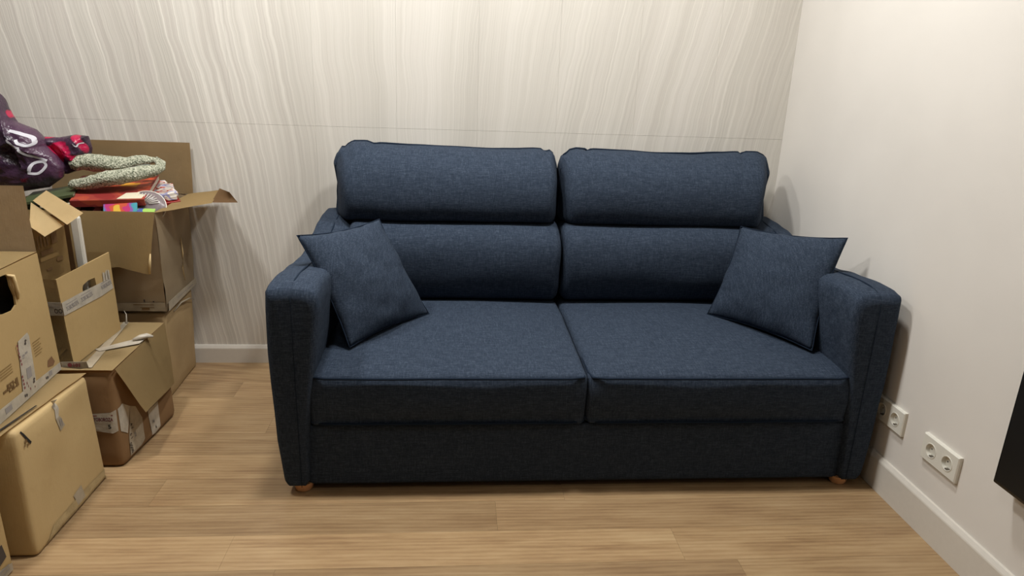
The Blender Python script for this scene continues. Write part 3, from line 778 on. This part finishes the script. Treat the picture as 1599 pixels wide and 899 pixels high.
# side printed with darker blotches, facing the room
bars('box_print', FTr, [(.05+.09*q, .86, .09+.09*q, .95) for q in range(5)]+[(.55, .86, .72, .95), (.2, .80, .55, .835), (.62, .72, .80, .75), (.3, .68, .45, .70)], INK_B, tc, .003)
bars('box_print', FTr, [(.35, .58, .9, .62), (.3, .55, .6, .59), (.15, .76, .7, .79)], INK_L, tc, .003)
sheet('flap', [(-2.710, -.835, .803), (-2.655, -.862, .778), (-2.625, -.800, .802), (-2.800, -.655, .842)], CARD_F, tc, .0035, 4, .002)
sheet('flap', [(-2.600, -.835, .810), (-2.572, -.790, .838), (-2.800, -.560, .865), (-2.790, -.66, .848)], CARD_F, tc, .0035, 4, .002, 2)
# brown board and white strip beside it
bb = sheet('board', [(-2.80, -.640, .356), (-2.700, -.640, .356), (-2.702, -.640, .80), (-2.80, -.640, .80)], CARD_C, thing('cardboard_sheet', (-2.70, -.625, .356), 'dark brown cardboard sheet upright in the open tan box beside the narrow carton', 'cardboard sheet'), .004, 4, .001)
ws = thing('white_strip', (-2.69, -.60, .356), 'thin white strip sticking up out of the open tan box', 'strip')
put(bmo('bar', box_bm(-2.700, -.632, .356, -2.676, -.612, .790, .002), PLASTIC), ws)
put(bmo('edge', box_bm(-2.676, -.630, .36, -2.6745, -.614, .785), WHITE), ws)

# E: brown carton on the floor
cE = thing('cardboard_box', (-2.73, -.69, 0), 'dark brown cardboard box on the floor, large flap hanging over white torn tape', 'box')
en = [V(-2.95, -.88, 0), V(-2.512, -.885, 0), V(-2.483, -.512, 0), V(-2.95, -.50, 0), V(-2.95, -.868, .343), V(-2.518, -.868, .343), V(-2.528, -.435, .343), V(-2.95, -.435, .343)]
bodyE = hexbox('body', en, CARD_C, cE, .022, 8, .004, 5)
TE = tree_of(bodyE)
FE = Face(en[1], en[2], en[6], en[5]); FEf = Face(en[0], en[1], en[5], en[4])
sheet('lid', [(-2.95, -.872, .346), (-2.514, -.870, .346), (-2.526, -.433, .347), (-2.95, -.433, .347)], CARD_B, cE, .003, 6, .002, 2)
sheet('hanging_flap', [(-2.512, -.862, .345), (-2.455, -.812, .166), (-2.488, -.495, .124), (-2.524, -.436, .347)], CARD_A, cE, .004, 6, .005, 3)
FEt = Face((-2.95, -.868, .3495), (-2.516, -.868, .3495), (-2.527, -.435, .3505), (-2.95, -.435, .3505))
strip('tape', FEt, [(.713, .37), (.763, .33), (1.0, .49), (1.01, .60), (.943, .60)], TAPE, cE, .001)
strip('tape', FEt, [(.66, .995), (.705, .995), (.845, .028), (.77, .028)], TAPE_D, cE, .0006)
tube('crumpled_tape', [FEt.at(.93, .54, .006), FEt.at(.98, .57, .012), FEt.at(1.02, .60, .012), FEt.at(1.06, .62, .006)], [.006, .012, .013, .005], TAPE, cE, 7, .7)
tube('tape_shred', [FEt.at(.70, .96, .001), FEt.at(.69, 1.0, .03), FEt.at(.68, .99, .045)], [.004, .002, .001], TAPE, cE, 5)
strip('tape', FEf, [(.80, .40), (.95, .365), (.985, .385), (.985, .60), (.95, .578), (.80, .570)], TAPE, cE, .0045, on=TE)
strip('tape', FE, [(.025, .37), (.025, .60), (.09, .62), (.20, .53), (.11, .30)], TAPE, cE, .0045, on=TE)
strip('label_tape', FE, [(.12, .24), (.20, .53), (.285, .479), (.373, .308), (.367, .091), (.30, .055), (.11, .055)], TAPE_D, cE, .0055, on=TE)
strip('label_tape', FE, [(.475, .32), (.67, .32), (.653, .06), (.56, .035), (.493, .05)], TAPE, cE, .0055, on=TE)
bars('tape_print', FEf, [(.80, .545, .965, .555)], INK_R, cE, .0056, on=TE)
text('tape_print', 'YOBOROZA', FEf, .895, .510, .017, -.03, INK_R, cE, .0056, .0006, .62, on=TE)
text('tape_print', '5', FEf, .935, .435, .020, .1, INK, cE, .0056, .0008, on=TE)
text('tape_print', '0000', FE, .135, .13, .020, -1.45, INK, cE, .0068, .0002, on=TE)
text('tape_print', '6 1', FE, .155, .24, .018, -1.45, INK, cE, .0068, .0002, on=TE)
text('tape_print', '4 7', FE, .18, .33, .018, -1.45, INK, cE, .0068, .0002, on=TE)
text('tape_print', 'VX', FE, .22, .22, .016, -1.45, INK_G, cE, .0068, .0004, on=TE)
text('tape_print', '6', FE, .57, .10, .018, -.2, INK, cE, .0068, .0002, on=TE)
text('tape_print', '74', FE, .54, .17, .016, -.2, INK_G, cE, .0068, .0004, on=TE)

# G: battered carton under the open one
cG = thing('cardboard_box', (-2.83, -.2, 0), 'battered stained cardboard box at the back wall beneath the open box of books', 'box')
hexbox('body', [(-3.12, -.385, 0), (-2.560, -.385, 0), (-2.573, -.045, 0), (-3.12, -.045, 0), (-3.12, -.37, .364), (-2.545, -.37, .364), (-2.565, -.03, .364), (-3.12, -.03, .364)], CARD_E, cG, .014, 8, .007, 7)
FG = Face((-2.56, -.385, 0), (-2.573, -.05, 0), (-2.565, -.03, .366), (-2.545, -.37, .366))
strip('film_wrap', FG, [(.20, .60), (.55, .86), (.92, .80), (.80, .70), (.40, .62)], TAPE_C, cG, .008, .0003)
tube('loose_film', [FG.at(.25, .93, .006), FG.at(.45, .97, .012), FG.at(.75, .93, .014), FG.at(.95, .85, .012)], [.002, .004, .003, .001], TAPE_D, cG, 5)

# F: the open carton with the books
cF = thing('cardboard_box', (-2.83, -.2, .37), 'big open cardboard box by the back wall, filled with books and clothes', 'box')
fn = [V(-3.12, -.376, .372), V(-2.534, -.376, .372), V(-2.555, -.022, .372), V(-3.12, -.022, .372), V(-3.12, -.42, .766), V(-2.517, -.42, .766), V(-2.543, -.024, .765), V(-3.12, -.024, .765)]
FF = Face(fn[1], fn[2], fn[6], fn[5]); FFf = Face(fn[0], fn[1], fn[5], fn[4])
for i in range(4):
    j = (i+1) % 4; sheet('side', [fn[i], fn[j], fn[4+j], fn[4+i]], CARD_D, cF, .005, 9, .006, i)
sheet('bottom', fn[:4], CARD_D, cF, .004, 4, 0)
sheet('back_flap', [(-3.08, -.026, .768), (-2.520, -.026, .768), (-2.517, -.014, .978), (-3.06, -.014, .980)], CARD_E, cF, .005, 8, .003, 3)
# front flap folded down, ragged lower edge
bm = bmesh.new(); top = []; bot = []
low = [(-3.05, .56), (-2.78, .558), (-2.74, .562), (-2.70, .560), (-2.66, .566), (-2.63, .558), (-2.60, .552), (-2.57, .546), (-2.546, .540)]
for (xx, zz) in low: bot.append(bm.verts.new(V(xx, -.445+.006*math.sin(xx*30), zz)))
for i, (xx, zz) in enumerate(low): top.append(bm.verts.new(V(-3.09+(xx+3.05)*(-2.516+3.09)/(-2.546+3.05), -.424, .770)))
mid = [bm.verts.new((a.co+b.co)/2+V(0, -.006, 0)) for a, b in zip(top, bot)]
for A, B in ((bot, mid), (mid, top)):
    for i in range(len(A)-1): bm.faces.new((A[i], A[i+1], B[i+1], B[i]))
bmesh.ops.solidify(bm, geom=bm.faces[:], thickness=.004)
put(bmo('front_flap', bm, CARD_A, None, 40), cF)
# right flap thrown outward, its tip folded
sheet('right_flap', [(-2.520, -.425, .768), (-2.372, -.245, .772), (-2.405, -.035, .790), (-2.540, -.03, .768)], CARD_A, cF, .005, 6, .003, 6)
sheet('flap_tip', [(-2.381, -.226, .772), (-2.286, -.205, .769), (-2.317, -.20, .809), (-2.400, -.06, .800)], CARD_C, cF, .005, 5, .002, 7)  # darker board: the shade on the tip's underside is put into its colour
strip('tape', FFf, [(.60, .012), (.998, .010), (.998, .10), (.60, .092)], TAPE_D, cF, .0075)
strip('tape', FF, [(.005, .003), (.99, .01), (.99, .085), (.02, .095)], TAPE_D, cF, .0075)
bars('tape_print', FFf, [(.80, .075, .93, .082), (.84, .045, .93, .052), (.85, .025, .90, .045)], INK_B, cF, .009)
bars('printed_mark', FFf, [(.868, .105, .878, .135), (.925, .105, .935, .12)], INK, cF, .009)
bars('tape_print', FF, [(.3, .05, .6, .058), (.65, .04, .85, .05)], INK_G, cF, .009)
tube('torn_edge', [FF.at(.62, .62, .004), FF.at(.60, .45, .008), FF.at(.58, .30, .006), FF.at(.62, .15, .006)], [.001, .004, .003, .001], CARD_F, cF, 5)
tube('torn_edge', [V(-2.546, -.452, .545), V(-2.541, -.452, .59), V(-2.537, -.450, .62)], [.004, .005, .002], CARD_F, cF, 5)

# ------------------------------------------------------------------ what lies in the open carton
def slab(name, label, cat, c, ex, ey, w_, d, h, cover, group=None, pages=True, title=None):
    """book / magazine: centre c of the underside, unit axes ex (width) and ey (depth)"""
    ex = Vector(ex).normalized(); ey = Vector(ey); ey = (ey-ex*ey.dot(ex)).normalized(); ez = ex.cross(ey)
    c = Vector(c); t = thing(name, c, label, cat, group)
    def bx(nm, x0, y0, z0, x1, y1, z1, m, bev=0):
        bm = box_bm(x0, y0, z0, x1, y1, z1, bev, 1)
        for v in bm.verts: v.co = c+ex*v.co.x+ey*v.co.y+ez*v.co.z
        return put(bmo(nm, bm, m), t)
    k_ = min(.003, h*.2)
    bx('front_cover', -w_/2, -d/2, h-k_, w_/2, d/2, h, cover, .0006)
    bx('back_cover', -w_/2, -d/2, 0, w_/2, d/2, k_, cover, .0006)
    bx('spine', -w_/2, -d/2-.0015, 0, w_/2, -d/2+k_, h, cover, .0006)
    bx('pages', -w_/2+.004, -d/2+k_, k_, w_/2-.004, d/2-.004, h-k_, PAGES)
    return t, (c, ex, ey, ez)
RED = mat_stripes('red_cover', [(138, 48, 46), (152, 62, 54), (168, 74, 54), (140, 52, 50)], scale=9)
ORA = plain('orange_cover', lin(206, 84, 52), .3); NAVY = plain('blue_cover', lin(40, 42, 96), .35); GREEN = plain('green_cover', lin(74, 84, 54), .45)
DRED = plain('dark_red_cover', lin(150, 36, 30), .35); PINKC = mat_stripes('pink_cover', [(60, 36, 50), (214, 140, 160), (110, 60, 84)], scale=22)
RAIN = mat_stripes('rainbow_cover', [(80, 160, 176), (140, 100, 170), (196, 60, 120), (208, 90, 66), (226, 184, 70)], scale=17)
MAG = mat_stripes('magazine_cover', [(220, 214, 206), (150, 150, 190), (226, 216, 206), (170, 60, 56), (216, 208, 200)], scale=24)
GRN = mat_stripes('green_card', [(60, 130, 90), (150, 190, 90), (70, 90, 150)], scale=16)
CREAM = plain('cream_paper', lin(214, 204, 180), .6)
# lower layer the rest lies on
slab('book', 'wide dull red book low in the open box, beneath the other books', 'book', (-2.72, -.21, .68), (1, 0, 0), (0, 1, 0), .30, .28, .060, DRED, 'books in the open box')
slab('book', 'thick book under the floral bag at the left of the open box', 'book', (-2.98, -.21, .70), (1, 0, 0), (0, 1, 0), .20, .30, .075, GREEN, 'books in the open box')
slab('book', 'dark red upright book between pink booklet and rainbow booklet', 'book', (-2.690, -.335, .742), (1, .05, 0), (0, .4, .9), .05, .05, .02, DRED, 'books in the open box')
bk, fr = slab('book', 'large red and orange hardcover lying tilted on top of the pile', 'book', (-2.718, -.245, .805), (1, .14, .02), (-.25, 1, .24), .25, .25, .026, RED, 'books in the open box')
c, ex, ey, ez = fr
poly('title_patch', [c+ex*a+ey*b+ez*.0265 for a, b in ((.03, -.12), (.115, -.12), (.12, -.06), (.05, -.065))], CREAM, bk, .0004)
poly('orange_print', [c+ex*a+ey*b+ez*.0265 for a, b in ((-.06, .0), (.12, -.02), (.12, .12), (-.02, .10))], ORA, bk, .0003)
poly('yellow_print', [c+ex*a+ey*b+ez*.0269 for a, b in ((.01, .0), (.07, -.01), (.08, .03), (.02, .035))], plain('yellow_ink', lin(226, 160, 50), .35), bk, .0003)
slab('booklet', 'small booklet with a rainbow coloured cover at the front of the open box', 'booklet', (-2.655, -.378, .752), (1, .1, .06), (0, .45, .9), .115, .075, .006, RAIN, 'booklets in the open box')
slab('booklet', 'pink and black booklet at the front left of the open box', 'booklet', (-2.775, -.34, .752), (1, .0, -.05), (0, .6, .6), .075, .07, .008, PINKC, 'booklets in the open box')
slab('booklet', 'navy blue booklet between white papers and the large red book', 'booklet', (-2.79, -.27, .790), (1, .3, .05), (-.2, 1, .2), .08, .14, .012, NAVY, 'booklets in the open box')
for i, (dx, dy, dz, an, m, lb) in enumerate(((0, 0, 0, .55, DRED, 'red magazine at the bottom of the fanned pile on the right of the open box'), (-.005, .01, .018, .42, MAG, 'thin patterned magazine in the middle of the fanned pile at the right'), (-.012, .0, .032, .62, MAG, 'white and lilac magazine on top of the fanned pile at the right'))):
    slab('magazine', lb, 'magazine', (-2.592+dx, -.165+dy, .768+dz), (math.cos(an), math.sin(an), .10), (-math.sin(an), math.cos(an), .15), .105, .17, .014, m, 'magazines in the open box')
slab('book', 'thin dark green book sticking out to the left under the floral bag', 'book', (-2.925, -.30, .800), (1, .2, .18), (-.2, 1, .1), .18, .16, .010, GREEN, 'books in the open box')
slab('papers', 'cream papers between the dark green book and the open flaps', 'papers', (-2.86, -.30, .785), (1, .1, .10), (-.1, 1, .12), .16, .15, .006, CREAM)
slab('booklet', 'small crimson booklet peeking out between the two folds of the knit', 'booklet', (-2.835, -.20, .835), (1, .0, .1), (0, 1, .2), .10, .10, .014, plain('crimson', lin(176, 40, 60), .4), 'booklets in the open box')
slab('booklet', 'green and blue card at the front right of the open box', 'booklet', (-2.565, -.385, .756), (1, .1, -.02), (0, .8, .4), .06, .05, .004, GRN, 'booklets in the open box')
# ribbed clear lid
lid = thing('plastic_lid', (-2.575, -.33, .76), 'ribbed translucent plastic lid wedged at the front of the open box', 'lid')
bm = bmesh.new(); R = []
ribs = 40
for (r_, h_) in ((.004, .030), (.020, .030), (.035, .026), (.048, .018), (.056, .006), (.060, .0)):
    R.append([bm.verts.new(V(-2.578, -.325, .762)+V(math.cos(a*2*math.pi/ribs)*r_, math.sin(a*2*math.pi/ribs)*r_*.55-h_*.5, math.sin(a*2*math.pi/ribs)*r_*.75+h_*.6)*(1+.03*(a % 2))) if False else
              bm.verts.new(V(-2.590+math.cos(a*2*math.pi/ribs)*r_*1.25*(1+.03*(a % 2)), -.325+math.sin(a*2*math.pi/ribs)*r_*.55-h_*.5, .765+math.sin(a*2*math.pi/ribs)*r_*.95+h_*.5)) for a in range(ribs)])
for A, B in zip(R, R[1:]):
    for k_ in range(ribs): bm.faces.new((A[k_], A[(k_+1) % ribs], B[(k_+1) % ribs], B[k_]))
bm.faces.new(R[0])
bmesh.ops.solidify(bm, geom=bm.faces[:], thickness=.0012)
PL = plain('cloudy_plastic', lin(170, 156, 158), .25, spec=.6)
put(bmo('dome', bm, PL, None, 30), lid)
for q in range(5, 28, 2):
    a = q*math.pi/32-.2
    put(tube('rib', [V(-2.590+math.cos(a)*.02*1.25, -.344, .780+math.sin(a)*.019), V(-2.590+math.cos(a)*.048*1.25, -.337+math.sin(a)*.02, .774+math.sin(a)*.046)], .0012, PLASTIC, None, 5), lid)
put(tube('rim', [V(-2.590+math.cos(a*math.pi/16)*.077, -.325+math.sin(a*math.pi/16)*.034, .765+math.sin(a*math.pi/16)*.058) for a in range(32)], .0018, PLASTIC, None, 6, closed=True), lid)
# knitted garment folded double
path = [(-2.86, -.30, .842), (-2.80, -.31, .852), (-2.72, -.30, .868), (-2.64, -.28, .882), (-2.585, -.24, .892), (-2.572, -.19, .906), (-2.60, -.16, .922), (-2.65, -.17, .920), (-2.71, -.20, .908), (-2.79, -.20, .912), (-2.86, -.20, .915), (-2.895, -.22, .905)]
pp = smooth_path(path, 6); n = len(pp)
rad = []
for i in range(n):
    u = i/(n-1); rad.append(interp(u, [(0, .012), (.04, .026), (.2, .038), (.36, .030), (.45, .014), (.55, .013), (.65, .030), (.8, .043), (.95, .042), (1, .020)]))
kn = tube('fold', pp, rad, KNIT, None, 16, .75)
for v in kn.data.vertices: v.co += noise.noise_vector(v.co*45)*.005+noise.noise_vector(v.co*14)*.006
kt = thing('knitted_scarf', (-2.72, -.25, .83), 'pale grey green flecked knitted scarf folded on top of the books', 'scarf'); put(kn, kt)
for v in kn.data.vertices: pass
lin_ = tube('cuff', [V(-2.572, -.225, .878), V(-2.558, -.20, .895), V(-2.565, -.17, .915), V(-2.60, -.15, .932)], [.004, .007, .007, .004], KNIT, None, 8); put(lin_, kt)
ins = tube('inner_fold', smooth_path([(-2.585, -.225, .897), (-2.61, -.21, .905), (-2.64, -.215, .900), (-2.67, -.23, .894)], 4), .011, plain('knit_inside', lin(96, 100, 92), .95), None, 10, .8); put(ins, kt)

# floral plastic bag
def inflate(outline, y, depth, n=26, seed=0):
    xs = [p[0] for p in outline]; zs = [p[1] for p in outline]
    def inside(x, z):
        c_ = False; m = len(outline)
        for i in range(m):
            (x1, z1), (x2, z2) = outline[i], outline[(i+1) % m]
            if (z1 > z) != (z2 > z) and x < (x2-x1)*(z-z1)/(z2-z1)+x1: c_ = not c_
        return c_
    cx, cz = sum(xs)/len(xs), sum(zs)/len(zs)
    ring = []
    m = len(outline)
    for i in range(m):
        (x1, z1), (x2, z2) = outline[i], outline[(i+1) % m]
        for k_ in range(5): ring.append((x1+(x2-x1)*k_/5, z1+(z2-z1)*k_/5))
    bm = bmesh.new(); rows = {}
    for s in (1, -1):
        for q in range(n+1):
            a = q/n; row = []
            for (rx, rz) in ring:
                xx, zz = cx+(rx-cx)*a, cz+(rz-cz)*a
                if q == n and s == -1: row = rows[1, n]; break
                h = depth*math.sqrt(max(0, 1-a**2.6))
                P = V(xx, y, zz); cr = noise.ridged_multi_fractal(V(xx*7+seed, zz*7, s*2.0), .8, 2.2, 4, 1.0, 2.0)
                P.y += -s*h*(1+.0) + (-s)*(cr-1.2)*.028*(1-a**4)
                P += noise.noise_vector(V(xx*12, zz*12, s+seed))*.012*(1-a**6)
                row.append(bm.verts.new(P))
            rows[s, q] = row
        m_ = len(ring)
        for q in range(n):
            A, B = rows[s, q], rows[s, q+1]
            for k_ in range(m_):
                try: bm.faces.new((A[k_], A[(k_+1) % m_], B[(k_+1) % m_], B[k_]))
                except ValueError: pass
    bmesh.ops.remove_doubles(bm, verts=bm.verts, dist=1e-5)
    return bm
bag = thing('shopping_bag', (-3.02, -.24, .80), 'crumpled dark purple plastic bag with pink flowers and white letters', 'bag')
out1 = [(-3.25, .80), (-3.06, .805), (-2.955, .825), (-2.905, .86), (-2.895, .90), (-2.915, .94), (-2.95, .975), (-2.955, 1.005), (-2.985, 1.04), (-3.045, 1.065), (-3.062, 1.10), (-3.085, 1.165), (-3.12, 1.17), (-3.25, 1.13)]
bm = inflate(out1, -.26, .07, 34, 0)
b1 = put(bmo('body', bm, BAG, None, 60), bag)
out2 = [(-3.02, .87), (-2.92, .865), (-2.865, .885), (-2.828, .925), (-2.818, .965), (-2.826, 1.012), (-2.87, 1.016), (-2.93, 1.004), (-3.02, 1.006)]
bm = inflate(out2, -.19, .035, 24, 5)
b2 = put(bmo('loose_end', bm, BAG, None, 60), bag)
tree = BVHTree.FromPolygons([v.co.copy() for v in b1.data.vertices], [tuple(p.vertices) for p in b1.data.polygons])
tree2 = BVHTree.FromPolygons([v.co.copy() for v in b2.data.vertices], [tuple(p.vertices) for p in b2.data.polygons])
INKW = plain('white_print', lin(206, 204, 212), .35)
def stroke(pts, w_, tr_, mat, closed=False):
    P = smooth_path([V(a, 0, b) for a, b in pts], 5); bm = bmesh.new(); prev = None
    for i, q in enumerate(P):
        t_ = (P[min(i+1, len(P)-1)]-P[max(i-1, 0)]).normalized(); nn = V(-t_.z, 0, t_.x)*w_/2
        pr_ = []
        for k_ in (-1, -.33, .33, 1):
            o_ = q+nn*k_; hit = tr_.ray_cast(V(o_.x, -1.2, o_.z), V(0, 1, 0))[0]
            pr_.append(bm.verts.new((hit if hit else V(o_.x, -.26, o_.z))+V(0, -.0016, 0)))
        if prev:
            for k_ in range(3): bm.faces.new((prev[k_], prev[k_+1], pr_[k_+1], pr_[k_]))
        prev = pr_
    return put(bmo('bag_lettering', bm, mat, None, 180), bag)
# letters run down to the right: a hooked S, a V and a D
stroke([(-3.035, 1.035), (-2.995, 1.025), (-2.968, 1.010), (-2.962, .992), (-2.978, .984), (-3.0, .994), (-3.005, 1.006)], .009, tree, INKW)
stroke([(-3.035, 1.005), (-3.015, .985), (-2.995, .975)], .008, tree, INKW)
stroke([(-2.998, .972), (-2.985, .952), (-2.955, .940), (-2.93, .928)], .009, tree, INKW)
stroke([(-2.985, .890), (-2.972, .918), (-2.945, .925), (-2.935, .912), (-2.948, .893), (-2.965, .882), (-2.990, .885)], .009, tree, INKW)
stroke([(-2.862, .985), (-2.852, .975), (-2.846, .985), (-2.832, .988)], .004, tree2, INKW)
